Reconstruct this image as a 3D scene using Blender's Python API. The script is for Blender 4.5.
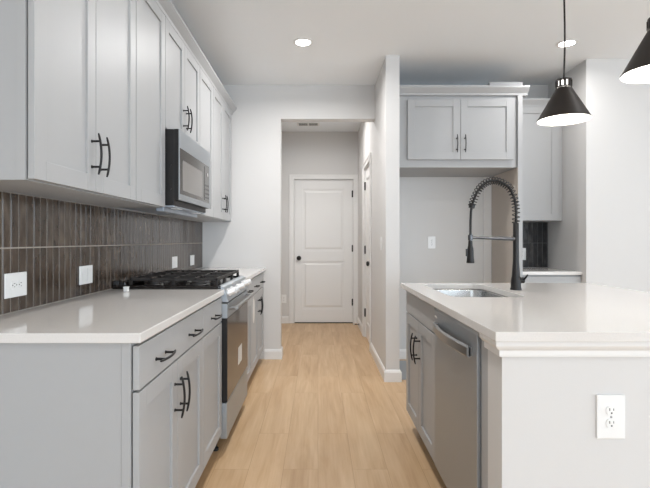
import bpy, bmesh, math, random
from mathutils import Vector, Matrix
random.seed(4)
for o in list(bpy.data.objects): bpy.data.objects.remove(o)
S = bpy.context.scene; COL = S.collection; PI = math.pi
R = math.radians
# ------------------------------------------------------------------ camera
H = 1.19; F = 470.0
cd = bpy.data.cameras.new('camera'); cam = bpy.data.objects.new('camera', cd); COL.objects.link(cam)
cam.location = (0, 0, H); cam.rotation_euler = (R(90), 0, 0)
cd.sensor_fit = 'HORIZONTAL'; cd.sensor_width = 36; cd.lens = 36*F/650
cd.shift_x = 7/650; cd.shift_y = -4/650; cd.clip_start = 0.02
S.camera = cam
# ------------------------------------------------------------------ world, light, exposure
w = bpy.data.worlds.new('world'); S.world = w; w.use_nodes = True
bg = w.node_tree.nodes['Background']; bg.inputs[0].default_value = (0.80, 0.90, 1.0, 1); bg.inputs[1].default_value = 1.0
S.view_settings.view_transform = 'Standard'; S.view_settings.look = 'None'
S.view_settings.exposure = 0.45; S.view_settings.gamma = 1; S.view_settings.use_curve_mapping = False
def area(name, loc, rot, sx, sy, power, color, shape='RECTANGLE', spread=180):
    l = bpy.data.lights.new(name, 'AREA'); l.shape = shape; l.size = sx; l.size_y = sy
    l.energy = power; l.color = color; l.spread = R(spread)
    o = bpy.data.objects.new(name, l); o.location = loc; o.rotation_euler = rot; COL.objects.link(o); return o
COOL = (0.74, 0.87, 1.0); WARM = (1.0, 0.985, 0.97)
# daylight by the rear windows; right-wall windows are unseen, added to light the kitchen
area('window_fill_light', (0.55, -7.95, 1.35), (R(90), 0, 0), 2.6, 2.0, 96, COOL)
area('window_fill_light', (3.8, -7.95, 1.35), (R(90), 0, 0), 2.2, 2.0, 90, COOL)
area('window_fill_light', (5.45, 0.4, 1.35), (R(90), 0, R(90)), 3.0, 2.0, 62, COOL)
area('window_fill_light', (5.45, -4.2, 1.35), (R(90), 0, R(90)), 3.0, 2.0, 80, COOL)
CANS = [(-0.117, 3.68), (1.96, 3.70), (-0.117, 1.75), (1.96, 1.75), (-0.117, -0.2), (1.96, -0.2), (-0.117, -2.2), (1.96, -2.2), (4.1, 1.75), (4.1, -0.2), (0.9, -5.0), (0.05, 5.45)]  # past the visible pair, these downlights are added unseen for even fill
CAN_POWER = [16, 5, 5, 5, 3, 2, 2, 2, 3, 2, 2, 9.5]

# ------------------------------------------------------------------ materials
def mat(name, col, rough=0.5, metal=0.0, spec=0.5, coat=0.0, noise=None, bump=None, emit=None, trans=0):
    m = bpy.data.materials.new(name); m.use_nodes = True
    nt = m.node_tree; b = nt.nodes['Principled BSDF']
    b.inputs['Base Color'].default_value = (*col, 1); b.inputs['Roughness'].default_value = rough
    b.inputs['Metallic'].default_value = metal; b.inputs['Specular IOR Level'].default_value = spec
    b.inputs['Coat Weight'].default_value = coat; b.inputs['Transmission Weight'].default_value = trans
    tc = nt.nodes.new('ShaderNodeTexCoord')
    if noise:   # (scale, amount, stretch)
        sc, am, st = noise
        mp = nt.nodes.new('ShaderNodeMapping'); mp.inputs['Scale'].default_value = st
        nz = nt.nodes.new('ShaderNodeTexNoise'); nz.inputs['Scale'].default_value = sc; nz.inputs['Detail'].default_value = 4
        mx = nt.nodes.new('ShaderNodeMix'); mx.data_type = 'RGBA'
        mx.inputs['A'].default_value = (*[c*(1-am) for c in col], 1)
        mx.inputs['B'].default_value = (*[min(1, c*(1+am)) for c in col], 1)
        nt.links.new(tc.outputs['Object'], mp.inputs[0]); nt.links.new(mp.outputs[0], nz.inputs[0])
        nt.links.new(nz.outputs[0], mx.inputs['Factor']); nt.links.new(mx.outputs['Result'], b.inputs['Base Color'])
    if bump:    # (scale, strength, stretch)
        sc, am, st = bump
        mp = nt.nodes.new('ShaderNodeMapping'); mp.inputs['Scale'].default_value = st
        nz = nt.nodes.new('ShaderNodeTexNoise'); nz.inputs['Scale'].default_value = sc; nz.inputs['Detail'].default_value = 3
        bp = nt.nodes.new('ShaderNodeBump'); bp.inputs['Strength'].default_value = am; bp.inputs['Distance'].default_value = 0.002
        nt.links.new(tc.outputs['Object'], mp.inputs[0]); nt.links.new(mp.outputs[0], nz.inputs[0])
        nt.links.new(nz.outputs[0], bp.inputs['Height']); nt.links.new(bp.outputs[0], b.inputs['Normal'])
    if emit:
        b.inputs['Emission Color'].default_value = (*emit[0], 1); b.inputs['Emission Strength'].default_value = emit[1]
    return m
M_WALL = mat('wall_paint', (0.675, 0.663, 0.650), 0.6, spec=0.3, bump=(180, 0.08, (1, 1, 1)))
M_CEIL = mat('ceiling_paint', (0.915, 0.94, 0.96), 0.8, spec=0.2, bump=(120, 0.1, (1, 1, 1)))
M_TRIM = mat('trim_paint', (0.80, 0.79, 0.775), 0.35)
M_CAB = mat('cabinet_paint', (0.415, 0.417, 0.42), 0.46, spec=0.38)
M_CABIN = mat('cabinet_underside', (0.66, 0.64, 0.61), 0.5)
M_TOE = mat('toe_kick', (0.40, 0.38, 0.36), 0.5)
M_BLACK = mat('black_metal', (0.012, 0.011, 0.011), 0.42, spec=0.35)
M_BRONZE = mat('bronze_metal', (0.014, 0.010, 0.008), 0.5, spec=0.3)
M_DARKBR = mat('dark_brown_hardware', (0.012, 0.010, 0.009), 0.4, spec=0.35)
M_STEEL = mat('brushed_steel', (0.42, 0.45, 0.48), 0.46, metal=0.85, bump=(60, 0.06, (1, 1, 30)))
M_STEELH = mat('handle_steel', (0.36, 0.36, 0.36), 0.3, metal=1.0)
M_SINK = mat('sink_steel', (0.46, 0.46, 0.455), 0.25, metal=1.0)
M_CHROME = mat('chrome', (0.85, 0.85, 0.85), 0.08, metal=1.0)
M_WRAP = mat('plastic_wrapped_steel', (0.85, 0.85, 0.85), 0.2, metal=0.4)
M_IRON = mat('cast_iron', (0.018, 0.015, 0.014), 0.5)
M_ENAMEL = mat('black_enamel', (0.015, 0.012, 0.011), 0.12)
M_BLKGLASS = mat('oven_glass', (0.045, 0.036, 0.030), 0.14, spec=0.35, coat=0.0)
M_MWGLASS = mat('microwave_glass', (0.05, 0.048, 0.046), 0.10, spec=0.5, coat=0.1)
M_MWWIN = mat('microwave_window', (0.22, 0.21, 0.20), 0.18, spec=0.7)
M_GAL = mat('galvanised_steel', (0.42, 0.47, 0.54), 0.35, metal=0.8)
M_PLASTIC = mat('white_plastic', (0.86, 0.86, 0.85), 0.3)
M_SLOT = mat('dark_slot', (0.06, 0.06, 0.06), 0.6)
M_WHITE_IN = mat('shade_white_inside', (0.9, 0.9, 0.88), 0.5)
M_BULB = mat('bulb_glass', (1, 1, 1), 0.4, emit=((1.0, 0.95, 0.87), 14))
M_GLOW = mat('collar_glow', (0.9, 0.9, 0.9), 0.4, emit=((1.0, 0.96, 0.9), 1.2))
M_LENS = mat('downlight_lens', (1, 1, 1), 0.4, emit=((1.0, 0.97, 0.92), 14))
M_PAPER = mat('sticker_paper', (0.75, 0.73, 0.70), 0.6)
M_RUBBER = mat('black_rubber', (0.02, 0.02, 0.02), 0.8)
M_QUARTZ = mat('white_quartz', (0.71, 0.685, 0.66), 0.10, spec=0.55, noise=(260, 0.07, (1, 1, 1)))
M_GROUT = mat('grout', (0.40, 0.355, 0.31), 0.9)

def tile_mat(name, ca, cb, cc):
    m = bpy.data.materials.new(name); m.use_nodes = True; nt = m.node_tree; b = nt.nodes['Principled BSDF']
    tc = nt.nodes.new('ShaderNodeTexCoord'); g = nt.nodes.new('ShaderNodeNewGeometry')
    mp = nt.nodes.new('ShaderNodeMapping'); mp.inputs['Scale'].default_value = (1, 1, 0.45)
    nz = nt.nodes.new('ShaderNodeTexNoise'); nz.noise_dimensions = '4D'; nz.inputs['Scale'].default_value = 26; nz.inputs['Detail'].default_value = 3
    mul = nt.nodes.new('ShaderNodeMath'); mul.operation = 'MULTIPLY'; mul.inputs[1].default_value = 37
    nt.links.new(g.outputs['Random Per Island'], mul.inputs[0]); nt.links.new(mul.outputs[0], nz.inputs['W'])
    nt.links.new(tc.outputs['Object'], mp.inputs[0]); nt.links.new(mp.outputs[0], nz.inputs['Vector'])
    cr = nt.nodes.new('ShaderNodeValToRGB')
    cr.color_ramp.elements[0].position = 0.30; cr.color_ramp.elements[0].color = (*ca, 1)
    cr.color_ramp.elements[1].position = 0.75; cr.color_ramp.elements[1].color = (*cc, 1)
    e = cr.color_ramp.elements.new(0.52); e.color = (*cb, 1)
    ad = nt.nodes.new('ShaderNodeMath'); ad.operation = 'MULTIPLY_ADD'; ad.inputs[1].default_value = 0.22
    sub = nt.nodes.new('ShaderNodeMath'); sub.operation = 'SUBTRACT'; sub.inputs[1].default_value = 0.11
    nt.links.new(g.outputs['Random Per Island'], ad.inputs[0]); nt.links.new(nz.outputs[0], ad.inputs[2])
    nt.links.new(ad.outputs[0], sub.inputs[0]); nt.links.new(sub.outputs[0], cr.inputs[0])
    nt.links.new(cr.outputs[0], b.inputs['Base Color'])
    b.inputs['Roughness'].default_value = 0.17; b.inputs['Specular IOR Level'].default_value = 0.55
    n2 = nt.nodes.new('ShaderNodeTexNoise'); n2.inputs['Scale'].default_value = 22
    bp = nt.nodes.new('ShaderNodeBump'); bp.inputs['Strength'].default_value = 0.5; bp.inputs['Distance'].default_value = 0.002
    nt.links.new(tc.outputs['Object'], n2.inputs[0]); nt.links.new(n2.outputs[0], bp.inputs['Height']); nt.links.new(bp.outputs[0], b.inputs['Normal'])
    return m
M_TILE = tile_mat('brown_glazed_tile', (0.042, 0.028, 0.019), (0.064, 0.044, 0.031), (0.115, 0.085, 0.062))
M_TILED = tile_mat('dark_glazed_tile', (0.018, 0.018, 0.019), (0.030, 0.029, 0.030), (0.075, 0.073, 0.072))

def floor_mat():
    m = bpy.data.materials.new('oak_planks'); m.use_nodes = True; nt = m.node_tree; b = nt.nodes['Principled BSDF']
    tc = nt.nodes.new('ShaderNodeTexCoord')
    mp = nt.nodes.new('ShaderNodeMapping'); mp.inputs['Rotation'].default_value = (0, 0, R(90))
    br = nt.nodes.new('ShaderNodeTexBrick'); br.offset = 0.37; br.inputs['Scale'].default_value = 1
    br.inputs['Brick Width'].default_value = 1.22; br.inputs['Row Height'].default_value = 0.18
    br.inputs['Mortar Size'].default_value = 0.0012; br.inputs['Mortar Smooth'].default_value = 0.3; br.inputs['Bias'].default_value = 0
    br.inputs['Color1'].default_value = (0, 0, 0, 1); br.inputs['Color2'].default_value = (1, 1, 1, 1); br.inputs['Mortar'].default_value = (0.5, 0.5, 0.5, 1)
    nt.links.new(tc.outputs['Object'], mp.inputs[0]); nt.links.new(mp.outputs[0], br.inputs['Vector'])
    # grain, decorrelated between planks
    sc = nt.nodes.new('ShaderNodeVectorMath'); sc.operation = 'SCALE'; sc.inputs['Scale'].default_value = 9
    nt.links.new(br.outputs['Color'], sc.inputs[0])
    ad = nt.nodes.new('ShaderNodeVectorMath'); ad.operation = 'ADD'
    nt.links.new(tc.outputs['Object'], ad.inputs[0]); nt.links.new(sc.outputs[0], ad.inputs[1])
    m2 = nt.nodes.new('ShaderNodeMapping'); m2.inputs['Scale'].default_value = (9, 0.9, 1)
    nt.links.new(ad.outputs[0], m2.inputs[0])
    n1 = nt.nodes.new('ShaderNodeTexNoise'); n1.inputs['Scale'].default_value = 1.6; n1.inputs['Detail'].default_value = 6; n1.inputs['Distortion'].default_value = 0.6
    nt.links.new(m2.outputs[0], n1.inputs[0])
    m3 = nt.nodes.new('ShaderNodeMapping'); m3.inputs['Scale'].default_value = (90, 3, 1)
    nt.links.new(ad.outputs[0], m3.inputs[0])
    n2 = nt.nodes.new('ShaderNodeTexNoise'); n2.inputs['Scale'].default_value = 1.0; n2.inputs['Detail'].default_value = 3
    nt.links.new(m3.outputs[0], n2.inputs[0])
    cr = nt.nodes.new('ShaderNodeValToRGB')
    cr.color_ramp.elements[0].position = 0.28; cr.color_ramp.elements[0].color = (0.42, 0.255, 0.128, 1)
    cr.color_ramp.elements[1].position = 0.74; cr.color_ramp.elements[1].color = (0.63, 0.45, 0.275, 1)
    e = cr.color_ramp.elements.new(0.5); e.color = (0.53, 0.35, 0.195, 1)
    f1 = nt.nodes.new('ShaderNodeMath'); f1.operation = 'MULTIPLY_ADD'; f1.inputs[1].default_value = 0.25
    nt.links.new(n2.outputs[0], f1.inputs[0])
    f0 = nt.nodes.new('ShaderNodeMath'); f0.operation = 'MULTIPLY_ADD'; f0.inputs[1].default_value = 0.75; f0.inputs[2].default_value = 0.0
    nt.links.new(n1.outputs[0], f0.inputs[0]); nt.links.new(f0.outputs[0], f1.inputs[2])
    f2 = nt.nodes.new('ShaderNodeMath'); f2.operation = 'MULTIPLY_ADD'; f2.inputs[1].default_value = 0.07
    nt.links.new(br.outputs['Color'], f2.inputs[0]); nt.links.new(f1.outputs[0], f2.inputs[2])
    nt.links.new(f2.outputs[0], cr.inputs[0])
    mx = nt.nodes.new('ShaderNodeMix'); mx.data_type = 'RGBA'; mx.blend_type = 'MULTIPLY'
    nt.links.new(br.outputs['Fac'], mx.inputs['Factor']); nt.links.new(cr.outputs[0], mx.inputs['A']); mx.inputs['B'].default_value = (0.72, 0.66, 0.6, 1)
    nt.links.new(mx.outputs['Result'], b.inputs['Base Color'])
    b.inputs['Roughness'].default_value = 0.38; b.inputs['Specular IOR Level'].default_value = 0.4
    return m
M_FLOOR = floor_mat()

# ------------------------------------------------------------------ helpers
def bx(bm, x0, x1, y0, y1, z0, z1):
    vs = [bm.verts.new((x, y, z)) for x in (x0, x1) for y in (y0, y1) for z in (z0, z1)]
    for f in ((0,1,3,2), (4,6,7,5), (0,4,5,1), (2,3,7,6), (0,2,6,4), (1,5,7,3)):
        bm.faces.new([vs[i] for i in f])
    return vs
def prism(bm, pts, axis, a0, a1):
    """extrude closed 2-D outline along an axis: 'x' -> pts (y,z); 'y' -> (x,z); 'z' -> (x,y)"""
    def P(p, a): return {'x': (a, p[0], p[1]), 'y': (p[0], a, p[1]), 'z': (p[0], p[1], a)}[axis]
    A = [bm.verts.new(P(p, a0)) for p in pts]; B = [bm.verts.new(P(p, a1)) for p in pts]
    n = len(pts)
    for i in range(n): bm.faces.new([A[i], A[(i+1) % n], B[(i+1) % n], B[i]])
    bm.faces.new(A[::-1]); bm.faces.new(B)
def tube(bm, pts, rad, seg=12, caps=True):
    """tube along a polyline; rad float or list"""
    pts = [Vector(p) for p in pts]; n = len(pts)
    rad = rad if isinstance(rad, (list, tuple)) else [rad]*n
    rings = []; prev = None
    for i, p in enumerate(pts):
        t = (pts[min(i+1, n-1)] - pts[max(i-1, 0)]).normalized()
        if prev is None:
            u = t.orthogonal().normalized()
        else:
            u = (prev - t*prev.dot(t)).normalized()
        prev = u; v = t.cross(u)
        rings.append([bm.verts.new(p + (u*math.cos(2*PI*k/seg) + v*math.sin(2*PI*k/seg))*rad[i]) for k in range(seg)])
    for a, b in zip(rings, rings[1:]):
        for k in range(seg): bm.faces.new([a[k], a[(k+1) % seg], b[(k+1) % seg], b[k]])
    if caps: bm.faces.new(rings[0][::-1]); bm.faces.new(rings[-1])
def lathe(bm, prof, c=(0, 0, 0), seg=48, closed=False):
    """revolve (r,z) profile about z through c"""
    rings = []
    for r, z in prof:
        if r < 1e-6: rings.append([bm.verts.new((c[0], c[1], c[2]+z))])
        else: rings.append([bm.verts.new((c[0]+r*math.cos(2*PI*k/seg), c[1]+r*math.sin(2*PI*k/seg), c[2]+z)) for k in range(seg)])
    pairs = list(zip(rings, rings[1:])) + ([(rings[-1], rings[0])] if closed else [])
    for a, b in pairs:
        for k in range(seg):
            k2 = (k+1) % seg
            if len(a) == 1 and len(b) == 1: continue
            if len(a) == 1: bm.faces.new([a[0], b[k2], b[k]])
            elif len(b) == 1: bm.faces.new([a[k], a[k2], b[0]])
            else: bm.faces.new([a[k], a[k2], b[k2], b[k]])
def obj(name, bm, m, parent=None, loc=(0, 0, 0), rot=(0, 0, 0), bevel=0.0, smooth=False, seg=2):
    bmesh.ops.recalc_face_normals(bm, faces=bm.faces)
    me = bpy.data.meshes.new(name); bm.to_mesh(me); bm.free()
    for mm in (m if isinstance(m, (list, tuple)) else [m]): me.materials.append(mm)
    o = bpy.data.objects.new(name, me); COL.objects.link(o)
    o.location = loc; o.rotation_euler = rot
    if parent: o.parent = parent
    if smooth:
        for p in me.polygons: p.use_smooth = True
        md = o.modifiers.new('es', 'EDGE_SPLIT'); md.split_angle = R(40)
    if bevel:
        md = o.modifiers.new('bevel', 'BEVEL'); md.width = bevel; md.segments = seg; md.limit_method = 'ANGLE'; md.angle_limit = R(40)
        md.harden_normals = False
    return o
def box(name, m, x0, x1, y0, y1, z0, z1, parent=None, bevel=0.0, **k):
    bm = bmesh.new(); bx(bm, x0, x1, y0, y1, z0, z1); return obj(name, bm, m, parent, bevel=bevel, **k)
def tag(o, label, cat, group=None):
    o['label'] = label; o['category'] = cat
    if group: o['group'] = group
    return o
def thing(name, label, cat, loc=(0, 0, 0), rz=0, group=None):
    o = bpy.data.objects.new(name, None); COL.objects.link(o); o.empty_display_size = 0.1
    o.location = loc; o.rotation_euler = (0, 0, rz); return tag(o, label, cat, group)
def struct(o): o['kind'] = 'structure'; return o

# ================================================================== ROOM
XL = -1.16; YB = 4.70; ZC = 2.74; YR = -8.0; XR = 5.5; YF = 6.72
HX = 0.57          # hall right wall / partition left face
PX = 0.685         # partition right face
struct(box('floor', M_FLOOR, XL-0.12, XR+0.12, YR-0.12, YF+0.12, -0.10, 0))
struct(box('ceiling', M_CEIL, XL-0.12, XR+0.12, YR-0.12, YF+0.12, ZC, ZC+0.10))
struct(box('wall_left', M_WALL, XL-0.12, XL, YR-0.12, YB, 0, ZC))
bm = bmesh.new()                                     # wall at the end of the kitchen, with the hall opening
bx(bm, XL-0.12, -0.374, YB, YB+0.12, 0, ZC); bx(bm, -0.374, HX, YB, YB+0.12, 2.40, ZC)
struct(obj('wall_end', bm, M_WALL))
bm = bmesh.new()                                     # partition with the closet door opening
bx(bm, HX, PX, 3.95, 5.085, 0, ZC); bx(bm, HX, PX, 5.785, YF, 0, ZC); bx(bm, HX, PX, 5.085, 5.785, 2.055, ZC)
struct(obj('wall_partition', bm, M_WALL))
struct(box('wall_back', M_WALL, PX, XR, YB, YB+0.12, 0, ZC))
struct(box('wall_right_return', M_WALL, 2.30, XR, 4.03, YB, 0, ZC))
struct(box('wall_hall_left', M_WALL, -0.74, -0.62, YB+0.12, YF, 0, ZC))
DX0, DX1 = -0.335, 0.495
bm = bmesh.new()
bx(bm, -0.74, DX0-0.01, YF, YF+0.12, 0, ZC); bx(bm, DX1+0.01, PX, YF, YF+0.12, 0, ZC); bx(bm, DX0-0.01, DX1+0.01, YF, YF+0.12, 2.06, ZC)
struct(obj('wall_hall_far', bm, M_WALL))
bm = bmesh.new()                                     # rear wall behind the camera, with two window openings
for a, b in ((XL-0.12, -0.75), (1.85, 2.7), (4.9, XR)): bx(bm, a, b, YR-0.12, YR, 0, ZC)
for a, b in ((-0.75, 1.85), (2.7, 4.9)): bx(bm, a, b, YR-0.12, YR, 0, 0.35); bx(bm, a, b, YR-0.12, YR, 2.35, ZC)
struct(obj('wall_rear', bm, M_WALL))
bm = bmesh.new()
for a, b in ((YR-0.12, -5.7), (-2.7, -1.1), (1.9, YB)): bx(bm, XR, XR+0.12, a, b, 0, ZC)
for a, b in ((-5.7, -2.7), (-1.1, 1.9)): bx(bm, XR, XR+0.12, a, b, 0, 0.35); bx(bm, XR, XR+0.12, a, b, 2.35, ZC)
struct(obj('wall_right', bm, M_WALL))
def window_frame(name, x0, x1, axis, c):
    bm = bmesh.new(); z0, z1 = 0.35, 2.35; n = 3
    def B(a0, a1, za, zb):
        if axis == 'x': bx(bm, a0, a1, c-0.03, c+0.03, za, zb)
        else: bx(bm, c-0.03, c+0.03, a0, a1, za, zb)
    for i in range(n+1):
        p = x0 + (x1-x0)*i/n; q = min(max(p-0.025, x0), x1-0.05); B(q, q+0.05, z0, z1)
    B(x0, x1, z0, z0+0.05); B(x0, x1, z1-0.05, z1); B(x0, x1, 1.33, 1.37)
    return struct(obj(name, bm, M_TRIM))
window_frame('window_1', -0.75, 1.85, 'x', YR-0.08); window_frame('window_2', 2.7, 4.9, 'x', YR-0.08); window_frame('added_window_3', -1.1, 1.9, 'y', XR+0.08); window_frame('added_window_4', -5.7, -2.7, 'y', XR+0.08)  # right-wall windows are added unseen, for side light on the kitchen

# baseboards (profile with eased top), each a straight run
BP = [(0, 0), (0.015, 0), (0.015, 0.078), (0.010, 0.090), (0.006, 0.098), (0, 0.10)]
def sweep(bm, path, prof):
    """closed (offset, z) profile swept along a plan polyline with mitred corners; offsets go to the right of travel"""
    rows = []; n = len(path)
    def nrm(a, b):
        d = (Vector(b)-Vector(a)).normalized(); return Vector((d.y, -d.x))
    for i, p in enumerate(path):
        ns = ([nrm(path[i-1], p)] if i > 0 else []) + ([nrm(p, path[i+1])] if i < n-1 else [])
        m = ns[0] if len(ns) == 1 else (ns[0]+ns[1])/(1+ns[0].dot(ns[1]))
        rows.append([bm.verts.new((p[0]+m.x*o, p[1]+m.y*o, z)) for o, z in prof])
    k = len(prof)
    for a, b in zip(rows, rows[1:]):
        for q in range(k): bm.faces.new([a[q], a[(q+1) % k], b[(q+1) % k], b[q]])
    bm.faces.new(rows[0]); bm.faces.new(rows[-1][::-1])
def baseboard(name, *paths):
    bm = bmesh.new()
    for p in paths: sweep(bm, p, BP)
    return struct(obj(name, bm, M_TRIM))
e = 0.0006
baseboard('baseboard_end', [(-0.535, YB-e), (-0.374+e, YB-e), (-0.374+e, YB+0.12+e), (-0.60, YB+0.12+e)])
baseboard('baseboard_partition', [(HX-e, 5.008), (HX-e, 3.95-e), (PX+e, 3.95-e), (PX+e, YB-0.002)][::1], [(HX-e, YF-0.003), (HX-e, 5.862)])
baseboard('baseboard_back', [(PX+0.02, YB-e), (1.65, YB-e)])
baseboard('baseboard_right', [(2.30-e, 4.10), (2.30-e, 4.03-e), (XR, 4.03-e)])
baseboard('baseboard_hall', [(-0.62+e, YB+0.14), (-0.62+e, YF-e), (DX0-0.082, YF-e)])

# ------------------------------------------------------------------ hall doors
def panel_door_bm(wd, ht, t=0.035):
    """two-panel interior door, front at y=0 facing -y, x 0..w"""
    bm = bmesh.new(); st = 0.115; r = 0.009
    rails = [(0, 0.19), (0.87, 1.02), (ht-0.13, ht)]
    bx(bm, 0, wd, r, t, 0, ht)
    bx(bm, 0, st, 0, r, 0, ht); bx(bm, wd-st, wd, 0, r, 0, ht)
    for a, b in rails: bx(bm, st, wd-st, 0, r, a, b)
    for a, b in ((0.19, 0.87), (1.02, ht-0.13)):      # raised field with a sloped edge
        x0, x1, z0, z1 = st+0.028, wd-st-0.028, a+0.028, b-0.028; k = 0.022
        o = [bm.verts.new(p) for p in ((x0, r, z0), (x1, r, z0), (x1, r, z1), (x0, r, z1))]
        i = [bm.verts.new(p) for p in ((x0+k, 0.002, z0+k), (x1-k, 0.002, z0+k), (x1-k, 0.002, z1-k), (x0+k, 0.002, z1-k))]
        for q in range(4): bm.faces.new([o[q], o[(q+1) % 4], i[(q+1) % 4], i[q]])
        bm.faces.new(i)
    return bm
def casing_bm(wd, ht, cw=0.065):
    bm = bmesh.new(); g = 0.012
    for a, b, c, d in ((-g-cw, -g, 0, ht+g+cw), (wd+g, wd+g+cw, 0, ht+g+cw), (-g, wd+g, ht+g, ht+g+cw)):
        bx(bm, a, b, -0.012, 0, c, d)
    for a, b, c, d in ((-g-cw, -g-cw+0.02, 0, ht+g+cw), (wd+g+cw-0.02, wd+g+cw, 0, ht+g+cw), (-g-cw+0.02, wd+g+cw-0.02, ht+g+cw-0.02, ht+g+cw)):
        bx(bm, a, b, -0.018, -0.012, c, d)
    return bm
def door(name, label, loc, rz, wd, ht, knob_x, hinge_x, recess=0.015):
    root = bpy.data.objects.new(name, None); COL.objects.link(root); root.location = loc; root.rotation_euler = (0, 0, rz); struct(root)
    obj('door_leaf', panel_door_bm(wd, ht), M_TRIM, root, loc=(0, recess, 0.012), bevel=0.002)
    obj('door_casing', casing_bm(wd, ht+0.012), M_TRIM, root, loc=(0, -0.001, 0), bevel=0.003)
    bm = bmesh.new()
    for a, b, c, d in ((-0.0095, -0.0015, 0, ht+0.02), (wd+0.0015, wd+0.0095, 0, ht+0.02), (-0.0015, wd+0.0015, ht+0.0135, ht+0.0195)): bx(bm, a, b, 0.0, 0.112, c, d)
    for a, b, c, d in ((-0.0015, 0.012, 0, ht+0.0135), (wd-0.012, wd+0.0015, 0, ht+0.0135), (0.012, wd-0.012, ht, ht+0.0135)): bx(bm, a, b, recess+0.0355, recess+0.048, c, d)
    obj('door_jamb', bm, M_TRIM, root)
    bm = bmesh.new()
    lathe(bm, [(0.0, 0.058), (0.016, 0.056), (0.026, 0.046), (0.028, 0.036), (0.022, 0.026), (0.011, 0.022), (0.010, 0.008), (0.032, 0.006), (0.033, 0.0), (0, 0)], seg=28)
    obj('door_knob', bm, M_DARKBR, root, loc=(knob_x, recess, 0.93), rot=(R(90), 0, 0), smooth=True)
    for z in (0.30, 1.07, 1.85):
        bm = bmesh.new(); tube(bm, [(0, 0, -0.05), (0, 0, 0.05)], 0.010, 12)
        bx(bm, -0.016, 0.016, 0.002, 0.008, -0.045, 0.045); tube(bm, [(0, 0, 0.045), (0, 0, 0.052)], [0.005, 0.003], 10)
        obj('hinge', bm, M_DARKBR, root, loc=(hinge_x, recess-0.006, z))
    return root
door('door_1', '', (DX0, YF, 0), 0, DX1-DX0, 2.035, 0.062, DX1-DX0+0.003)
# closet door in the partition, faces -x : local x runs toward -y
door('door_2', '', (HX, 5.77, 0), R(-90), 0.67, 2.035, 0.61, -0.003)
box('trim_1', M_DARKBR, DX0-0.01, DX1+0.01, YF+0.004, YF+0.10, 0, 0.010)['kind'] = 'structure'     # dark threshold under the door

# ================================================================== CABINETS
def shaker_bm(wd, ht, t=0.02, st=0.062, rec=0.009):
    bm = bmesh.new()
    bx(bm, 0.001, wd-0.001, rec, t, 0.001, ht-0.001)
    bx(bm, 0, st, 0, t, 0, ht); bx(bm, wd-st, wd, 0, t, 0, ht)
    bx(bm, st, wd-st, 0, t, 0, st); bx(bm, st, wd-st, 0, t, ht-st, ht)
    return bm
_h = {}
def pull(parent, x, z, vert, y=0.0, L=0.155, m=None):
    """bowed black bar pull on two posts, standing off the front (local -y)"""
    key = (L,)
    bm = bmesh.new(); n = 12
    pts = [((t-0.5)*L, -0.026-0.011*(1-(2*t-1)**2), 0) for t in [i/n for i in range(n+1)]]
    tube(bm, pts, [0.003]+[0.0043]*(n-1)+[0.003], 10)
    for s in (-1, 1):
        tube(bm, [(s*L*0.31, 0.0, 0), (s*L*0.31, -0.030, 0)], 0.0042, 10)
        tube(bm, [(s*L*0.31, 0.0, 0), (s*L*0.31, -0.003, 0)], 0.006, 12)
    return obj('handle', bm, m or M_BLACK, parent, loc=(x, y, z), rot=(0, R(90) if vert else 0, 0), smooth=True)
G = 0.003
def cabinet(name, label, loc, rz, wd, depth, z0, z1, fronts, toe=False, near_side=False, group=None, open_top=False, frame=True, cat='cabinet'):
    """root at the front left foot; local x = width, y = depth behind the door faces, z up"""
    root = thing(name, label, cat, loc, rz, group)
    bm = bmesh.new(); t = 0.018; f = 0.0240
    if open_top:      # carcass of panels (a sink hangs inside)
        bx(bm, 0.0005, t, f, depth, z0, z1); bx(bm, wd-t, wd-0.0005, f, depth, z0, z1)
        bx(bm, t, wd-t, depth-t, depth, z0, z1); bx(bm, t, wd-t, f, depth-t, z0, z0+t)
        bx(bm, t, wd-t, f, f+t, z1-0.16, z1)
    else:
        bx(bm, 0.0005, wd-0.0005, f, depth, z0, z1)
    obj('body', bm, M_CAB, root, bevel=0.0012)
    if near_side:     # applied end panel, leaving the face frame edge proud
        bm = bmesh.new(); bx(bm, -0.003, 0.0004, f, f+0.027, z0 if not toe else 0.0, z1)
        bx(bm, -0.0015, 0.0004, f+0.028, depth, z0 if not toe else 0.0, z1)
        obj('end_panel', bm, M_CAB, root)
    if toe: box('toe_kick', M_TOE, 0.001, wd-0.001, 0.085, 0.10, 0.001, z0-0.0005, parent=root)
    for fr in fronts:
        kind, x0, x1, za, zb = fr[:5]; hs = fr[5:]
        if kind == 'door': o = obj('door', shaker_bm(x1-x0-G, zb-za), M_CAB, root, loc=(x0+G/2, 0, za), bevel=0.0015)
        else:
            bm = bmesh.new(); bx(bm, 0, x1-x0-G, 0, 0.02, 0, zb-za)
            o = obj('drawer' if kind == 'drawer' else 'false_drawer_front', bm, M_CAB, root, loc=(x0+G/2, 0, za), bevel=0.0025)
        for (hx, hz, v) in hs: pull(o, hx-x0-G/2, hz-za, v)
    return root
FB = -0.535; FU = -0.85             # door faces of base and wall cabinets on the left
BD = FB - XL - 0.001; UD = FU - XL - 0.001
dz0, dz1, wz0, wz1 = 0.112, 0.732, 0.739, 0.872
hz = 0.603
def base_left(label, y0, y1, doors, drawers, **k):
    fr = []
    for a, b, side in doors:
        hx = (b-0.035 if side == 'r' else a+0.035)
        fr.append(('door', a-y0, b-y0, dz0, dz1, *([(hx-y0, hz, True)] if side else [])))
    for a, b, hs in drawers:
        fr.append(('drawer', a-y0, b-y0, wz0, wz1, *[(h-y0, 0.797, False) for h in hs]))
    return cabinet('base_cabinet', label, (FB, y0, 0), R(90), y1-y0, BD, 0.10, 0.884, fr, toe=True, group='grey base cabinets along the left wall', **k)
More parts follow.
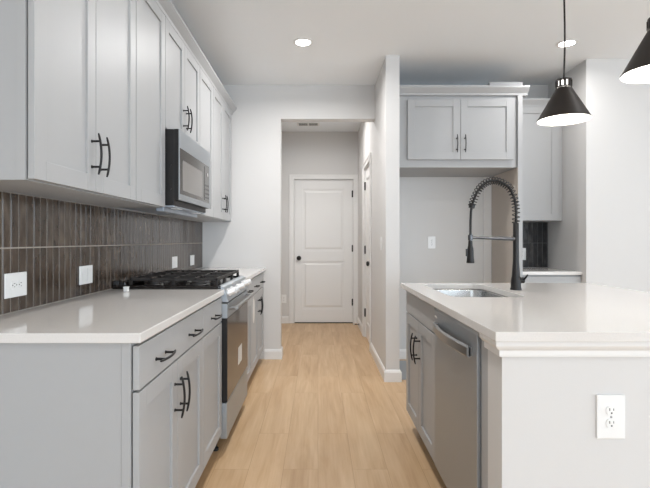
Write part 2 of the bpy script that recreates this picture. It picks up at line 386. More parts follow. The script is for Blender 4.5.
base_left('light grey base cabinet nearest the camera, wide drawer with two pulls over two doors', 1.405, 2.190,
          [(1.405, 1.79, 'r'), (1.79, 2.188, 'l')], [(1.405, 2.188, (1.60, 1.995))], near_side=True)
base_left('narrow grey base cabinet directly before the range, one drawer over one door', 2.1905, 2.618,
          [(2.192, 2.616, '')], [(2.192, 2.616, (2.40,))])
base_left('narrow grey base cabinet directly past the range, one drawer over one door', 3.392, 3.800,
          [(3.395, 3.798, '')], [(3.395, 3.798, (3.595,))])
base_left('farthest grey base cabinet on the left, two doors and drawer beside the end wall', 3.8005, YB-0.003,
          [(3.802, 4.21, 'r'), (4.21, 4.62, 'l')], [(3.802, 4.62, (4.00, 4.40))])
UZ0, UZ1 = 1.37, 2.44
def upper_left(label, y0, y1, doors, z0=UZ0, **k):
    fr = []
    for a, b, side in doors:
        hx = (b-0.035 if side == 'r' else a+0.035); hzz = z0+0.143
        fr.append(('door', a-y0, b-y0, z0+0.004, UZ1-0.002, *([(hx-y0, hzz, True)] if side else [])))
    return cabinet('wall_cabinet', label, (FU, y0, 0), R(90), y1-y0, UD, z0, UZ1, fr, group='grey wall cabinets along the left wall', **k)
u1 = upper_left('tall grey double-door wall cabinet nearest the camera at upper left', 1.405, 2.198, [(1.407, 1.80, 'r'), (1.80, 2.196, 'l')], near_side=True)
upper_left('tall grey single-door wall cabinet just before the microwave', 2.1985, 2.619, [(2.200, 2.617, '')])
upper_left('short grey double-door wall cabinet mounted over the microwave', 2.6195, 3.384, [(2.621, 3.0, 'r'), (3.0, 3.382, 'l')], z0=1.815)
upper_left('tall grey single-door wall cabinet just past the microwave', 3.3845, 3.815, [(3.387, 3.813, '')])
upper_left('farthest tall grey double-door wall cabinet on the left, against the end wall', 3.8155, YB-0.003, [(3.818, 4.215, 'r'), (4.215, 4.62, 'l')])
# crown moulding over the left wall cabinets
CP = [(0, 0), (0.012, 0), (0.014, 0.018), (0.024, 0.032), (0.036, 0.050), (0.040, 0.056), (0.040, 0.072), (-0.02, 0.072), (-0.02, 0.0)]
bm = bmesh.new(); prism(bm, [(FU-0.018+p[0]*1.4, UZ1+0.001+p[1]) for p in CP], 'y', 1.385, YB-0.002)
prism(bm, [(1.405-p[0], UZ1+0.001+p[1]) for p in CP], 'x', XL+0.001, FU-0.038)
tag(obj('crown_moulding', bm, M_CAB), 'long light grey crown moulding along the top of the left wall cabinets', 'moulding')

# countertops
def slab(name, label, x0, x1, y0, y1, **k):
    return tag(box(name, M_QUARTZ, x0, x1, y0, y1, 0.885, 0.915, bevel=0.003, **k), label, 'countertop')
slab('countertop', 'white quartz countertop on the left base cabinets before the range', XL+0.001, -0.523, 1.385, 2.620)
slab('countertop', 'white quartz countertop past the range, ending at the end wall', XL+0.001, -0.523, 3.390, YB-0.001)

# tiled backsplash
def tiles(name, label, m, a0, a1, z0, z1, zj, place, g_=0.0056, grout=None):
    """place(a, z, d) -> xyz ; a runs along the wall, d off the wall"""
    root = thing(name, label, 'backsplash', place(a0, z0, 0))
    inv = Vector(root.location)
    def B(bm, p0, p1, q0, q1, d0, d1, ch=0.0015, tl=0.0):
        c = []
        for a, z, s in ((p0, q0, 0), (p1, q0, 1), (p1, q1, 1), (p0, q1, 0)):
            c.append((a, z, s))
        lo = [bm.verts.new(Vector(place(a, z, d0))-inv) for a, z, s in c]
        mid = [bm.verts.new(Vector(place(a, z, d1-ch))-inv) for a, z, s in c]
        sg = [(1, 1), (-1, 1), (-1, -1), (1, -1)]
        hi = [bm.verts.new(Vector(place(a+sg[i][0]*ch, z+sg[i][1]*ch, d1+(tl if s else -tl)))-inv) for i, (a, z, s) in enumerate(c)]
        for L0, L1 in ((lo, mid), (mid, hi)):
            for k in range(4): bm.faces.new([L0[k], L0[(k+1) % 4], L1[(k+1) % 4], L1[k]])
        bm.faces.new(hi); bm.faces.new(lo[::-1])
    g = bmesh.new(); B(g, a0, a1, z0, z1, 0.0006, 0.0055, 0.0002); obj('grout', g, grout or M_GROUT, root)
    bm = bmesh.new(); p = 0.0472
    a = a0
    while a < a1-0.012:
        b = min(a+p, a1)
        for q0, q1 in ((z0, zj), (zj, z1)):
            B(bm, a+g_/2, b-g_/2, q0+g_/2, q1-g_/2, 0.004, 0.0085+random.uniform(-.0003, .0003), 0.0015, random.uniform(-.00025, .00025))
        a += p
    o = obj('tiles', bm, m, root)
    return root
tiles('tiled_backsplash', 'brown glazed backsplash of narrow upright tiles along the left wall', M_TILE, 1.385, YB-0.001, 0.9165, 1.3685, 1.160, lambda a, z, d: (XL+d, a, z))

# wall plates (horizontal two-gang size) on the backsplash
def plate(label, loc, rz, wd, ht, kind, cat='outlet', name='wall_outlet', parts=True, group=None):
    """kinds: 'h2' horizontal duplex outlet, 'v2' upright duplex outlet, 'rocker_h', 'rocker_v'"""
    root = thing(name, label, cat, loc, rz, group)
    box('cover_plate', M_PLASTIC, -wd/2, wd/2, -0.006, 0, -ht/2, ht/2, parent=root, bevel=0.002)
    if kind in ('h2', 'v2'):
        for s in (-1, 1):
            bm = bmesh.new()
            pts = []
            for k in range(24):
                a = 2*PI*k/24; x, z = 0.0165*math.cos(a), 0.0165*math.sin(a); z = max(-0.0135, min(0.0135, z)); pts.append((x, z))
            c = s*0.0195
            off = (c, 0) if kind == 'h2' else (0, c)
            prism(bm, [(p[0]+off[0], p[1]+off[1]) if kind == 'v2' else (p[1]+off[0], p[0]+off[1]) for p in pts], 'y', -0.0085, -0.0061)
            sock = obj('socket', bm, M_PLASTIC, root)
            bm = bmesh.new()
            def sl(u, v, du, dv):
                if kind == 'h2': u, v, du, dv = v, -u, dv, du
                bx(bm, off[0]+u-du, off[0]+u+du, -0.0089, -0.0084, off[1]+v-dv, off[1]+v+dv)
            sl(-0.006, 0.004, 0.0012, 0.004); sl(0.006, 0.004, 0.0010, 0.0033); sl(0, -0.007, 0.0022, 0.0024)
            obj('slots', bm, M_SLOT, sock)
        bm = bmesh.new(); lathe(bm, [(0, 0.0015), (0.003, 0.001), (0.0035, 0), (0, 0)], seg=16); obj('screw', bm, M_STEELH, root, loc=(0, -0.006, 0), rot=(R(90), 0, 0))
    else:
        n = 2 if kind == 'rocker_h2' else 1
        for i in range(n):
            cx = (i-(n-1)/2)*0.046
            hw, hh = (0.0165, 0.033) if ht > 0.1 or n == 2 else (0.033, 0.0165)
            hh = min(hh, ht/2-0.012)
            bm = bmesh.new()
            prism(bm, [(-0.0062, -hh), (-0.0085, -hh), (-0.0072, 0), (-0.0100, hh), (-0.0062, hh)], 'x', cx-hw, cx+hw)
            obj('rocker', bm, M_PLASTIC, root, bevel=0.0006)
    return root
PXW = XL+0.0092
plate('white outlet plate nearest the camera on the brown tile backsplash, with dark slots', (PXW, 1.785, 1.02), R(90), 0.128, 0.092, 'h2')
plate('plain white switch plate on the brown tile between near outlet and range', (PXW, 2.325, 1.018), R(90), 0.128, 0.090, 'rocker_h2', 'switch', 'wall_switch')
plate('small white plate on the brown tile behind the range, nearer of two', (PXW, 3.765, 1.012), R(90), 0.128, 0.092, 'rocker_h', 'switch', 'wall_switch')
plate('small white plate on the brown tile past the range, closest to end wall', (PXW, 4.29, 1.006), R(90), 0.128, 0.092, 'rocker_h', 'switch', 'wall_switch')
plate('small white light switch on the side of the hall partition wall', (HX-0.001, 4.21, 1.16), R(-90), 0.075, 0.12, 'rocker_v', 'switch', 'wall_switch')
plate('white outlet low on the far hall wall, left of the white door', (-0.488, YF-0.001, 0.35), 0, 0.075, 0.12, 'v2')
plate('white outlet on the bare wall of the refrigerator alcove', (1.135, YB-0.001, 1.165), 0, 0.075, 0.12, 'v2')

# ================================================================== MICROWAVE
mw = thing('microwave', 'stainless over-the-range microwave hung below the short wall cabinet', 'microwave', (-0.776, 2.632, 1.365), R(90))
W = 0.742
bm = bmesh.new(); bx(bm, 0, W, 0.030, 0.375, 0.02, 0.4475); obj('body', bm, M_BLACK, mw, bevel=0.003)
bm = bmesh.new()
bx(bm, 0, W, 0, 0.005, 0.345, 0.4475); bx(bm, 0, W, 0, 0.005, 0.05, 0.085); bx(bm, 0, 0.006, 0, 0.005, 0.085, 0.345); bx(bm, W-0.010, W, 0, 0.005, 0.085, 0.345)
obj('door_frame', bm, M_STEEL, mw, bevel=0.0012)
box('door', M_BLACK, 0, W, 0.0055, 0.0295, 0.05, 0.4475, parent=mw)
box('door_glass', M_MWGLASS, 0.0065, W-0.0105, 0.001, 0.0052, 0.0855, 0.3445, parent=mw)
box('window', M_MWWIN, 0.06, 0.52, -0.0008, 0.0008, 0.108, 0.282, parent=mw, bevel=0.0004)
cp = box('control_panel', M_MWGLASS, 0.585, W-0.02, -0.0008, 0.0008, 0.10, 0.330, parent=mw, bevel=0.0004)
bm = bmesh.new()
for i in range(3):
    for j in range(4): bx(bm, 0.605+i*0.038, 0.630+i*0.038, -0.0014, -0.0009, 0.112+j*0.028, 0.124+j*0.028)
obj('buttons', bm, M_SLOT, cp)
bm = bmesh.new(); tube(bm, [(0.66, -0.0009, 0.28), (0.66, -0.0035, 0.28)], 0.013, 20); obj('dial', bm, M_CHROME, cp)
bm = bmesh.new(); bx(bm, 0.0, W, 0.034, 0.374, 0.010, 0.019); bx(bm, 0.0, W, 0.09, 0.13, -0.014, 0.0098); obj('bottom_plate', bm, M_GAL, mw, bevel=0.002)
for q in (0.10, 0.54): box('lamp_lens', M_PLASTIC, q, q+0.10, 0.040, 0.080, 0.006, 0.0098, parent=mw)
for z in (0.11, 0.245): bm = bmesh.new(); tube(bm, [(-0.006, 0.05, z), (0.0, 0.05, z)], 0.006, 10); obj('side_screw', bm, M_BLACK, mw)

# ================================================================== RANGE
rg = thing('gas_range', 'stainless slide-in gas range with black grates between the left counters', 'range', (-0.507, 2.624, 0), R(90))
W = 0.762; DB = -0.507-XL-0.012    # local y of the back
bm = bmesh.new(); bx(bm, 0.001, W-0.001, 0.042, DB, 0.10, 0.905); obj('body', bm, M_ENAMEL, rg, bevel=0.002)
for x in (0.04, W-0.04):
    for y in (0.075, DB-0.06): bm = bmesh.new(); tube(bm, [(x, y, 0.0), (x, y, 0.012), (x, y, 0.013), (x, y, 0.0995)], [0.019, 0.019, 0.009, 0.009], 14); obj('foot', bm, M_RUBBER, rg)
# cooktop: black tray with rolled rim
bm = bmesh.new(); bx(bm, -0.0015, W+0.0015, 0.035, DB, 0.9155, 0.926)
for a, b, c, d in ((-0.0015, 0.018, 0.035, DB), (W-0.018, W+0.0015, 0.035, DB), (0.018, W-0.018, DB-0.05, DB)): bx(bm, a, b, c, d, 0.9262, 0.934)
ct = obj('cooktop', bm, M_ENAMEL, rg, bevel=0.003)
bm = bmesh.new(); prism(bm, [(DB-0.075, 0.9345), (DB-0.070, 0.955), (DB-0.055, 0.962), (DB, 0.962), (DB, 0.9345)], 'x', 0.0, W); obj('rear_vent_trim', bm, M_ENAMEL, rg, bevel=0.003)
# front control panel, sloping
bm = bmesh.new(); prism(bm, [(0.034, 0.933), (0.052, 0.933), (0.052, 0.842), (-0.004, 0.842), (-0.004, 0.850), (0.020, 0.925)], 'x', 0.0, W)
panel = obj('control_panel', bm, M_STEEL, rg, bevel=0.002)
nrm = Vector((0, -0.075, 0.024)).normalized(); tilt = math.atan2(0.075, 0.024)
for i, x in enumerate((0.075, 0.175, 0.381, 0.587, 0.687)):
    bm = bmesh.new()
    lathe(bm, [(0, 0.046), (0.014, 0.042), (0.0165, 0.039), (0.018, 0.014), (0.023, 0.008), (0.023, 0.0), (0, 0)], seg=28)
    bx(bm, -0.004, 0.004, -0.017, 0.017, 0.0415, 0.046)
    obj('knob', bm, M_WRAP, rg, loc=(x, 0.008, 0.888), rot=(tilt, 0, 0), smooth=True)
# oven door
bm = bmesh.new(); bx(bm, 0.002, W-0.002, 0.0, 0.040, 0.752, 0.834); bx(bm, 0.002, W-0.002, 0.006, 0.040, 0.285, 0.7515)
obj('oven_door', bm, M_STEEL, rg, bevel=0.002)
box('oven_window', M_BLKGLASS, 0.004, W-0.004, -0.0005, 0.0058, 0.288, 0.750, parent=rg, bevel=0.001)
bm = bmesh.new(); tube(bm, [(0.045, -0.045, 0.805), (W-0.045, -0.045, 0.805)], 0.0115, 18)
for x in (0.07, W-0.07): tube(bm, [(x, 0.0005, 0.800), (x, -0.045, 0.805)], 0.009, 12)
obj('oven_handle', bm, M_STEELH, rg, smooth=True)
bm = bmesh.new(); bx(bm, 0.002, W-0.002, 0.002, 0.040, 0.078, 0.277); obj('storage_drawer', bm, M_STEEL, rg, bevel=0.003)
box('sticker', M_PAPER, 0.36, 0.50, -0.0012, -0.0006, 0.395, 0.505, parent=rg)
bm = bmesh.new(); prism(bm, [(x*0.052+0.66, z*0.085+0.695) for x, z in [(math.cos(a), math.sin(a)) for a in [2*PI*k/20 for k in range(20)]]], 'y', -0.0585, -0.0575)
tube(bm, [(0.66, -0.0578, 0.775), (0.66, -0.050, 0.818), (0.66, -0.036, 0.815), (0.66, -0.034, 0.80)], 0.0012, 6)
obj('hang_tag', bm, M_PAPER, rg)
box('side_trim', M_BLACK, -0.0005, 0.0012, 0.0, 0.0415, 0.285, 0.752, parent=rg)
# burners
for x, y, r in ((0.15, 0.20, 0.048), (0.15, 0.46, 0.038), (0.381, 0.33, 0.050), (0.612, 0.20, 0.040), (0.612, 0.46, 0.045)):
    bm = bmesh.new(); lathe(bm, [(0, 0.022), (r*0.8, 0.022), (r*0.86, 0.018), (r*0.86, 0.014), (r, 0.012), (r, 0.004), (r*1.2, 0.0), (0, 0)], seg=32)
    bb = obj('burner', bm, M_IRON, rg, loc=(x, y, 0.9263), smooth=True)
    bm = bmesh.new(); lathe(bm, [(r*1.02, 0.0005), (r*1.42, 0.0005), (r*1.46, 0.003), (r*1.42, 0.005), (r*1.02, 0.004)], seg=32, closed=True); obj('burner_ring', bm, M_STEELH, bb, smooth=True)
# three cast-iron grates
def grate(x0, x1):
    bm = bmesh.new(); y0, y1 = 0.06, DB-0.085; zt, zb = 0.976, 0.960; b = 0.0065
    for y in (y0, y1-2*b): bx(bm, x0, x1, y, y+2*b, zb, zt)
    for x in (x0, x1-2*b): bx(bm, x, x+2*b, y0, y1, zb, zt)
    cx = (x0+x1)/2; ym = (y0+y1)/2
    bx(bm, x0, x1, ym-b, ym+b, zb, zt)
    for yc in ((y0+ym)/2, (y1+ym)/2):
        for s in (-1, 1):
            prism(bm, [(cx+s*0.028, zt+0.004), (cx+s*0.028, zt-0.006), (cx+s*0.045, zb), ((x1 if s > 0 else x0), zb), ((x1 if s > 0 else x0), zt), (cx+s*0.05, zt+0.004)][::s], 'y', yc-b, yc+b)
            a = yc+s*0.03; e = yc+s*((ym-y0)/2)
            bx(bm, cx-b, cx+b, min(a, e), max(a, e), zb, zt+0.003)
    for x in (x0+b, x1-b):
        for y in (y0+b, ym, y1-b):
            prism(bm, [(x-0.010, zb+0.001), (x+0.010, zb+0.001), (x+0.007, 0.9345), (x-0.007, 0.9345)] if abs(x-0.38) > 0.3 else [(x-0.010, zb+0.001), (x+0.010, zb+0.001), (x+0.007, 0.9268), (x-0.007, 0.9268)], 'y', y-0.008, y+0.008)
    obj('grate', bm, M_IRON, rg, bevel=0.0022)
for a, b in ((0.022, 0.258), (0.262, 0.500), (0.504, 0.740)): grate(a, b)

# small white plastic block on the counter by the range
bm = bmesh.new(); bx(bm, -0.011, 0.011, -0.011, 0.011, 0, 0.020); bx(bm, -0.0125, 0.0125, -0.0125, 0.0125, 0.0202, 0.026)
tag(obj('plastic_cap', bm, M_PLASTIC, loc=(-1.02, 2.50, 0.916), bevel=0.0015), 'tiny white plastic cap on the left countertop beside the range', 'cap')

# ================================================================== ISLAND
IX = 0.562                   # island front face plane
# cabinets face -x : local x runs toward -y, root at far end
cabinet('island_sink_cabinet', 'grey island sink cabinet with false drawer front over two doors', (IX, 2.995, 0), R(-90), 0.735, 0.60, 0.10, 0.884,
        [('false', 0.002, 0.733, wz0, wz1), ('door', 0.002, 0.3675, dz0, dz1, (0.3675-0.04, 0.585, True)), ('door', 0.3675, 0.733, dz0, dz1, (0.3675+0.04, 0.585, True))],
        toe=True, open_top=True)
# end wall of the island (knee wall, wraps the seating side)
bm = bmesh.new(); prism(bm, [(0.566, 1.446), (1.40, 1.446), (1.40, 2.98), (1.28, 2.98), (1.28, 1.566), (0.566, 1.566)], 'z', 0, 0.884)
kw = tag(obj('island_knee_wall', bm, M_WALL), 'white painted knee wall at the near end of the island under the countertop', 'wall')
bm = bmesh.new(); bx(bm, 0.570, 1.17, 1.575, 1.640, 0.0, 0.884)
obj('filler_panel', bm, M_CAB, kw, bevel=0.001)['label'] = 'narrow grey filler panel next to the dishwasher'
# stepped moulding under the slab, wrapping the end wall
bm = bmesh.new()
sweep(bm, [(0.5655, 1.567), (0.5655, 1.4455), (1.4005, 1.4455), (1.4005, 2.98)],
      [(0, 0.833), (0.011, 0.833), (0.012, 0.838), (0.012, 0.853), (0.020, 0.858), (0.026, 0.866), (0.028, 0.870), (0.028, 0.8845), (0, 0.8845)])
tag(obj('apron_moulding', bm, M_TRIM), 'white stepped moulding under the near edge of the island countertop', 'moulding')
bm = bmesh.new(); sweep(bm, [(0.5655, 1.566), (0.5655, 1.4455), (1.4005, 1.4455), (1.4005, 2.98)], BP)
tag(obj('island_baseboard', bm, M_TRIM), 'white baseboard at the foot of the island end wall', 'baseboard')
plate('large white duplex outlet on the near end wall of the island', (0.898, 1.4455, 0.648), 0, 0.087, 0.134, 'v2')

# island slab with sink cut-out
SX0, SX1, SY0, SY1 = 0.645, 1.015, 2.262, 2.925
def rrect(x0, x1, y0, y1, r, n=6):
    P = []
    for cx, cy, a in ((x1-r, y1-r, 0), (x0+r, y1-r, 90), (x0+r, y0+r, 180), (x1-r, y0+r, 270)):
        for k in range(n+1): t = R(a+90*k/n); P.append((cx+r*math.cos(t), cy+r*math.sin(t)))
    return P
bm = bmesh.new()
ox0, ox1, oy0, oy1 = 0.530, 1.74, 1.403, 3.012
inner = rrect(SX0, SX1, SY0, SY1, 0.07)
def layer(z):
    I = [bm.verts.new((x, y, z)) for x, y in inner]
    O = [bm.verts.new(p) for p in ((ox1, oy1, z), (ox0, oy1, z), (ox0, oy0, z), (ox1, oy0, z))]
    return I, O
I1, O1 = layer(0.915); I0, O0 = layer(0.885)
for I, O in ((I1, O1), (I0, O0)):
    n = len(I); q = n//4
    for c in range(4):
        for k in range(q-1): bm.faces.new([O[c], I[c*q+k], I[c*q+k+1]])
        bm.faces.new([O[c], I[c*q+q-1], I[(c*q+q) % n], O[(c+1) % 4]])
for k in range(len(I1)): bm.faces.new([I1[k], I1[(k+1) % len(I1)], I0[(k+1) % len(I1)], I0[k]])
for k in range(4): bm.faces.new([O1[k], O1[(k+1) % 4], O0[(k+1) % 4], O0[k]])
tag(obj('island_countertop', bm, M_QUARTZ, bevel=0.002), 'large white quartz countertop of the island with sink cut-out', 'countertop')
# sink bowl
sk = thing('kitchen_sink', 'stainless undermount sink in the island countertop', 'sink', (0, 0, 0.0))
bm = bmesh.new()
prof = [(0.012, 0.8843), (0.003, 0.8843), (0.002, 0.875), (-0.006, 0.72), (-0.022, 0.695), (-0.05, 0.688)]
rows = []
for o, z in prof: rows.append([bm.verts.new((x, y, z)) for x, y in rrect(SX0-o, SX1+o, SY0-o, SY1+o, max(0.02, 0.07+o))])
for a, b in zip(rows, rows[1:]):
    for k in range(len(a)): bm.faces.new([a[k], a[(k+1) % len(a)], b[(k+1) % len(a)], b[k]])
bm.faces.new(rows[-1])
so = obj('bowl', bm, M_SINK, sk, smooth=True); so.modifiers.new('t', 'SOLIDIFY').thickness = 0.0012
bm = bmesh.new(); lathe(bm, [(0, 0.004), (0.03, 0.004), (0.036, 0.006), (0.043, 0.005), (0.045, 0.0), (0, 0)], seg=32); obj('drain', bm, M_CHROME, sk, loc=(0.83, 2.60, 0.689), smooth=True)

# faucet
fc = thing('kitchen_faucet', 'tall matte black spring-neck faucet behind the island sink', 'faucet', (1.095, 2.60, 0.9155))
bm = bmesh.new(); lathe(bm, [(0, 0), (0.030, 0), (0.030, 0.006), (0.0275, 0.012), (0.027, 0.05), (0.022, 0.075), (0.0165, 0.16), (0.0155, 0.22), (0.0155, 0.365), (0.013, 0.369), (0, 0.369)], seg=36)
obj('body', bm, M_BLACK, fc, smooth=True)
bm = bmesh.new(); tube(bm, [(0.034, 0, 0.052), (0.040, -0.020, 0.062), (0.040, -0.055, 0.085)], [0.006, 0.006, 0.0045], 12)
tube(bm, [(0.005, 0, 0.052), (0.042, 0, 0.052), (0.045, 0, 0.052)], [0.017, 0.017, 0.014], 20)
obj('lever', bm, M_BLACK, fc, smooth=True)
# arch path: up from the body, over and down to the spray head at x = -0.25
def arch(t):
    # t 0..1
    A = [(0, 0.369), (0.0, 0.44), (-0.008, 0.50), (-0.035, 0.56), (-0.075, 0.590), (-0.122, 0.603), (-0.168, 0.590), (-0.205, 0.555), (-0.232, 0.50), (-0.246, 0.45), (-0.2505, 0.39), (-0.2515, 0.33), (-0.252, 0.26)]
    u = t*(len(A)-1); i = min(int(u), len(A)-2); f = u-i
    P = lambda k: A[max(0, min(len(A)-1, k))]
    r = []
    for c in (0, 1):
        p0, p1, p2, p3 = P(i-1)[c], P(i)[c], P(i+1)[c], P(i+2)[c]
        r.append(0.5*((2*p1)+(-p0+p2)*f+(2*p0-5*p1+4*p2-p3)*f*f+(-p0+3*p1-3*p2+p3)*f**3))
    return Vector((r[0], 0, r[1]))
N = 90
bm = bmesh.new(); tube(bm, [arch(i/N) for i in range(N+1)], 0.0068, 12); obj('hose', bm, M_BLACK, fc, smooth=True)
bm = bmesh.new(); T1 = 8.75/12; pts = []; turns = 29; NN = turns*14
for i in range(NN+1):
    t = T1*i/NN; p = arch(t); d = (arch(min(1, t+0.002))-arch(max(0, t-0.002))).normalized()
    n1 = Vector((0, 1, 0)); n2 = d.cross(n1); a = 2*PI*turns*i/NN
    pts.append(p + (n1*math.cos(a)+n2*math.sin(a))*0.0195)
tube(bm, pts, 0.0026, 6); obj('spring', bm, M_BLACK, fc, smooth=True)
bm = bmesh.new(); p = arch(T1); d = (arch(T1+0.01)-arch(T1-0.01)).normalized(); tube(bm, [p-d*0.012, p+d*0.012], 0.0165, 20); obj('spring_collar', bm, M_BLACK, fc, smooth=True)
bm = bmesh.new()
tube(bm, [(-0.010, 0, 0.281), (-0.245, 0, 0.288)], [0.0125, 0.0065], 14)
tube(bm, [(-0.2515, 0, 0.272), (-0.2515, 0, 0.303)], 0.0135, 20); obj('dock_arm', bm, mat('satin_dark_steel', (0.10, 0.10, 0.105), 0.28, metal=0.8), fc, smooth=True)
bm = bmesh.new(); lathe(bm, [(0, 0.27), (0.011, 0.27), (0.012, 0.245), (0.0165, 0.225), (0.019, 0.175), (0.0215, 0.150), (0.0205, 0.147), (0, 0.147)], c=(-0.252, 0, 0), seg=28)
bx(bm, -0.276, -0.266, -0.007, 0.007, 0.185, 0.225); obj('spray_head', bm, M_BLACK, fc, smooth=True)

# dishwasher
dw = thing('dishwasher', 'stainless dishwasher with bowed handle built into the island', 'dishwasher', (IX-0.004, 2.253, 0), R(-90))
W = 0.604
bm = bmesh.new(); bx(bm, 0.003, W-0.003, 0.035, 0.58, 0.10, 0.876); obj('tub', bm, M_BLACK, dw)
bm = bmesh.new(); prism(bm, [(0.0, 0.115), (0.034, 0.115), (0.034, 0.868), (0.010, 0.868), (0.0, 0.855)], 'x', 0.002, W-0.002)
obj('door', bm, M_STEEL, dw, bevel=0.002)
box('control_strip', M_BLKGLASS, 0.004, W-0.004, 0.011, 0.0335, 0.8685, 0.8755, parent=dw)
bm = bmesh.new(); n = 20; L = 0.50
P = [(0.052+L*i/n, -0.014-0.020*(1-(2*i/n-1)**2), 0.786) for i in range(n+1)]
A = [[bm.verts.new((x, y+dy, z+dz)) for dy, dz in ((0, 0.022), (-0.006, 0.015), (-0.006, -0.015), (0, -0.022), (0.008, -0.019), (0.008, 0.019))] for x, y, z in P]
for a, b in zip(A, A[1:]):
    for k in range(6): bm.faces.new([a[k], a[(k+1) % 6], b[(k+1) % 6], b[k]])
bm.faces.new(A[0]); bm.faces.new(A[-1][::-1])
for x in (0.052, 0.052+L-0.022): bx(bm, x, x+0.022, -0.012, -0.0003, 0.770, 0.802)
obj('handle', bm, M_STEELH, dw, smooth=True)
bm = bmesh.new(); bx(bm, 0.01, 0.055, -0.0012, -0.0002, 0.822, 0.832); obj('badge', bm, M_CHROME, dw)
box('toe_kick', M_BLACK, 0.003, W-0.003, 0.07, 0.09, 0.001, 0.099, parent=dw)

# ================================================================== FAR RIGHT CABINETS
FY = 4.06
fcab = cabinet('refrigerator_cabinet', 'white-grey cabinet with two short doors over the refrigerator alcove', (0.692, FY, 0), 0, 1.035, YB-FY-0.001, 1.82, 2.44,
        [('door', 0.082, 0.540, 1.885, 2.405, (0.540-0.035, 2.02, True)), ('door', 0.540, 1.000, 1.885, 2.405, (0.540+0.035, 2.02, True))])
bm = bmesh.new(); bx(bm, 0, 0.04, 0.0, YB-FY-0.001, 0, 2.44)
rsp = tag(obj('refrigerator_side_panel', bm, M_CAB, loc=(1.728, FY+0.001, 0)), 'tall grey side panel standing right of the refrigerator alcove', 'panel')
tag(box('white_strip', M_TRIM, 1.655, 1.7262, YB-0.025, YB-0.0005, 0.101, 1.818), 'narrow white upright strip in the rear corner of the refrigerator alcove', 'trim')  # pale upright strip along the alcove's rear wall
bm = bmesh.new()
prism(bm, [(FY+0.020-p[0]*1.3, 2.441+p[1]*1.05) for p in CP], 'x', 0.70, 1.815)
prism(bm, [(1.768+p[0]*1.1, 2.441+p[1]*1.05) for p in CP], 'y', FY+0.05, YB-0.001)
tag(obj('crown_moulding', bm, M_CAB), 'grey crown moulding on top of the refrigerator cabinet', 'moulding')
tag(box('trim_board', M_CAB, 1.52, 1.812, 4.16, 4.20, 2.5175, 2.590, bevel=0.002), 'short white board lying on top of the refrigerator cabinet', 'board')
cabinet('wall_cabinet', 'tall grey single-door wall cabinet right of the refrigerator panel', (1.7695, 4.40, 0), 0, 0.5295, YB-4.40-0.001, 1.37, 2.44,
        [('door', 0.002, 0.485, 1.374, 2.438)])
bm = bmesh.new(); prism(bm, [(4.42-p[0]*0.9, 2.441+p[1]) for p in CP], 'x', 1.829, 2.299)
tag(obj('crown_moulding', bm, M_CAB), 'short grey crown moulding over the rightmost wall cabinet', 'moulding')
cabinet('base_cabinet', 'grey base cabinet in the right rear corner behind the island', (1.7695, 4.10, 0), 0, 0.5295, YB-4.10-0.001, 0.10, 0.884,
        [('drawer', 0.002, 0.5275, wz0, wz1, (0.26, 0.806, False)), ('door', 0.002, 0.5275, dz0, dz1, (0.05, 0.61, True))], toe=True)
tag(box('countertop', M_QUARTZ, 1.7695, 2.299, 4.088, YB-0.0005, 0.885, 0.915, bevel=0.003), 'short white countertop in the right rear corner beyond the island', 'countertop')
tiles('tiled_backsplash', 'near-black backsplash of narrow upright tiles in the right rear corner', M_TILED, 1.7695, 2.299, 0.9165, 1.3685, 1.160, lambda a, z, d: (a, YB-d, z), 0.004, mat('dark_grout', (0.13, 0.13, 0.13), 0.9))
plate('white outlet on the near-black tile beside the refrigerator side panel', (2.035, YB-0.0092, 1.05), 0, 0.075, 0.12, 'v2')

box('inner_face', mat('beige_inner', (0.50, 0.44, 0.385), 0.5), -0.0012, -0.0002, 0.003, YB-FY-0.03, 0.001, 1.818, parent=rsp)['label'] = 'beige inner face toward the alcove'  # thin beige layer over the panel's alcove side
tag(box('floor_patch', mat('grey_patch', (0.36, 0.37, 0.38), 0.6), 0.705, 1.70, 4.0, 4.62, 0.0005, 0.004), 'grey patch on the floor of the refrigerator alcove', 'sheet')  # thin grey area laid over the alcove floor
# ================================================================== LIGHT FITTINGS
def downlight(x, y, label, power):
    root = thing('recessed_downlight', label, 'ceiling light', (x, y, ZC))
    bm = bmesh.new(); lathe(bm, [(0.058, -0.001), (0.080, -0.001), (0.080, -0.004), (0.060, -0.007), (0.058, -0.005)], seg=40, closed=True)
    obj('trim_ring', bm, M_PLASTIC, root, smooth=True)
    bm = bmesh.new(); lathe(bm, [(0, -0.001), (0.0575, -0.001), (0.0575, -0.004), (0, -0.0042)], seg=40); obj('lens', bm, M_LENS, root)
    l = bpy.data.lights.new('downlight', 'AREA'); l.shape = 'DISK'; l.size = 0.11; l.energy = power; l.color = WARM; l.spread = R(165)
    lo = bpy.data.objects.new('downlight', l); lo.location = (0, 0, -0.008); lo.parent = root; COL.objects.link(lo)
for i, (x, y) in enumerate(CANS):
    lab = {0: 'lit recessed ceiling downlight above the aisle before the hall opening', 1: 'lit recessed ceiling downlight beside the pendant cord, right side',
           11: 'recessed ceiling downlight added unseen inside the hallway'}.get(i, 'recessed ceiling downlight behind or above the camera in the open room, added unseen for fill')
    downlight(x, y, lab, CAN_POWER[i])
for o in bpy.data.objects:
    if o.get('label', '').startswith('recessed ceiling downlight behind'): o['group'] = 'added fill downlights of the open room, out of view'
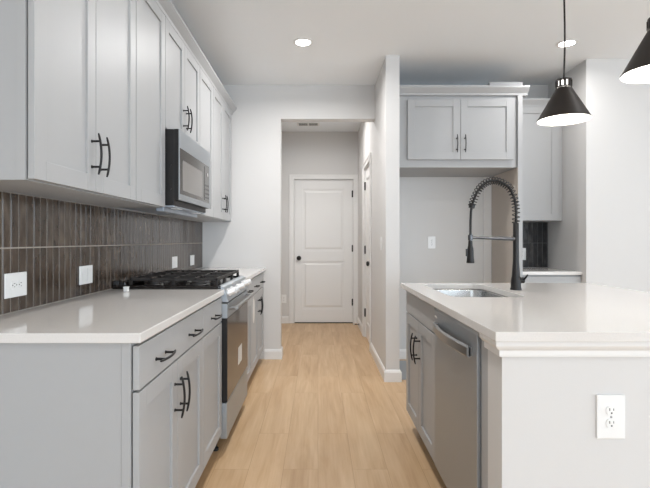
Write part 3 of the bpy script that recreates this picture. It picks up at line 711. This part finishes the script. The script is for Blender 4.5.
# hall ceiling register
vt = thing('ceiling_vent', 'small slotted white air vent on the hall ceiling', 'vent', (-0.13, 6.28, ZC))
box('frame', M_TRIM, -0.15, 0.15, -0.08, 0.08, -0.006, -0.0005, parent=vt, bevel=0.001)
bm = bmesh.new()
for x0 in (-0.125, 0.01):
    for k in range(3): bx(bm, x0, x0+0.115, -0.055+k*0.042, -0.033+k*0.042, -0.0075, -0.0061)
obj('slots', bm, M_SLOT, vt)
# pendants
def pendant(x, y, zr, label):
    root = thing('pendant_lamp', label, 'pendant lamp', (x, y, zr), group='dark cone pendants over the island')
    r, h = 0.114, 0.150
    bm = bmesh.new(); lathe(bm, [(r, 0), (r+0.001, 0.004), (0.034, h), (0.0325, h-0.001), (r-0.0015, 0.0035)], seg=64, closed=True)
    sh = obj('shade', bm, [M_BRONZE, M_WHITE_IN], root, smooth=True)
    for p in sh.data.polygons:
        c = p.center; rr = math.hypot(c.x, c.y)
        n = p.normal
        if n.x*c.x+n.y*c.y < 0: p.material_index = 1
    bm = bmesh.new(); lathe(bm, [(0.033, h+0.0005), (0.035, h+0.0005), (0.035, h+0.007), (0.033, h+0.007)], seg=40, closed=True)
    for k in range(10):
        a = 2*PI*k/10; c, s = math.cos(a), math.sin(a)
        tube(bm, [(0.0315*c, 0.0315*s, h+0.005), (0.0315*c, 0.0315*s, h+0.034)], 0.0052, 8)
    lathe(bm, [(0, h+0.046), (0.012, h+0.046), (0.014, h+0.043), (0.034, h+0.041), (0.0355, h+0.033), (0, h+0.032)], seg=40)
    obj('socket_collar', bm, M_BRONZE, root, smooth=True)
    bm = bmesh.new(); lathe(bm, [(0, h-0.100), (0.018, h-0.095), (0.027, h-0.080), (0.026, h-0.062), (0.017, h-0.035), (0.013, h-0.01), (0.0145, h+0.031), (0, h+0.0315)], seg=28); obj('bulb', bm, M_BULB, root, smooth=True)
    bm = bmesh.new(); lathe(bm, [(0.026, h+0.001), (0.028, h+0.001), (0.028, h+0.031), (0.026, h+0.031)], seg=32, closed=True); obj('glow_ring', bm, M_GLOW, root, smooth=True)  # added glowing ring so the collar slots read bright
    top = ZC-zr
    bm = bmesh.new(); n = 24
    tube(bm, [(0.0035*math.sin(5.2*i/n)*(1-i/n)*2, 0, h+0.046+(top-0.02-h-0.046)*i/n) for i in range(n+1)], 0.0042, 10); obj('cord', bm, M_BLACK, root, smooth=True)
    bm = bmesh.new(); lathe(bm, [(0, top-0.024), (0.02, top-0.024), (0.058, top-0.012), (0.062, top-0.0005), (0, top-0.0005)], seg=40); obj('ceiling_canopy', bm, M_BRONZE, root, smooth=True)
    l = bpy.data.lights.new('pendant_bulb', 'POINT'); l.energy = 1.2; l.color = (1, 0.94, 0.86); l.shadow_soft_size = 0.03
    lo = bpy.data.objects.new('pendant_bulb', l); lo.location = (0, 0, h-0.125); lo.parent = root; COL.objects.link(lo)
pendant(1.158, 2.215, 1.755, 'dark bronze cone pendant lamp hanging fully in view over the faucet')
pendant(1.180, 1.625, 1.768, 'dark bronze cone pendant lamp cut off at the upper right corner')

# door stop on the hall baseboard
ds = thing('door_stop', 'small dark spring door stop on the hall baseboard by the far door', 'door stop', (HX-0.015, 6.33, 0.055))
bm = bmesh.new(); tube(bm, [(-0.0005, 0, 0), (-0.008, 0, 0)], 0.012, 16)
pts = [(-0.008-0.055*i/120, 0.006*math.cos(i*2*PI/10), 0.006*math.sin(i*2*PI/10)) for i in range(121)]
tube(bm, pts, 0.0014, 6); obj('spring', bm, M_DARKBR, ds)
bm = bmesh.new(); tube(bm, [(-0.062, 0, 0), (-0.064, 0, 0), (-0.078, 0, 0)], [0.006, 0.009, 0.009], 16); obj('tip', bm, M_PAPER, ds)
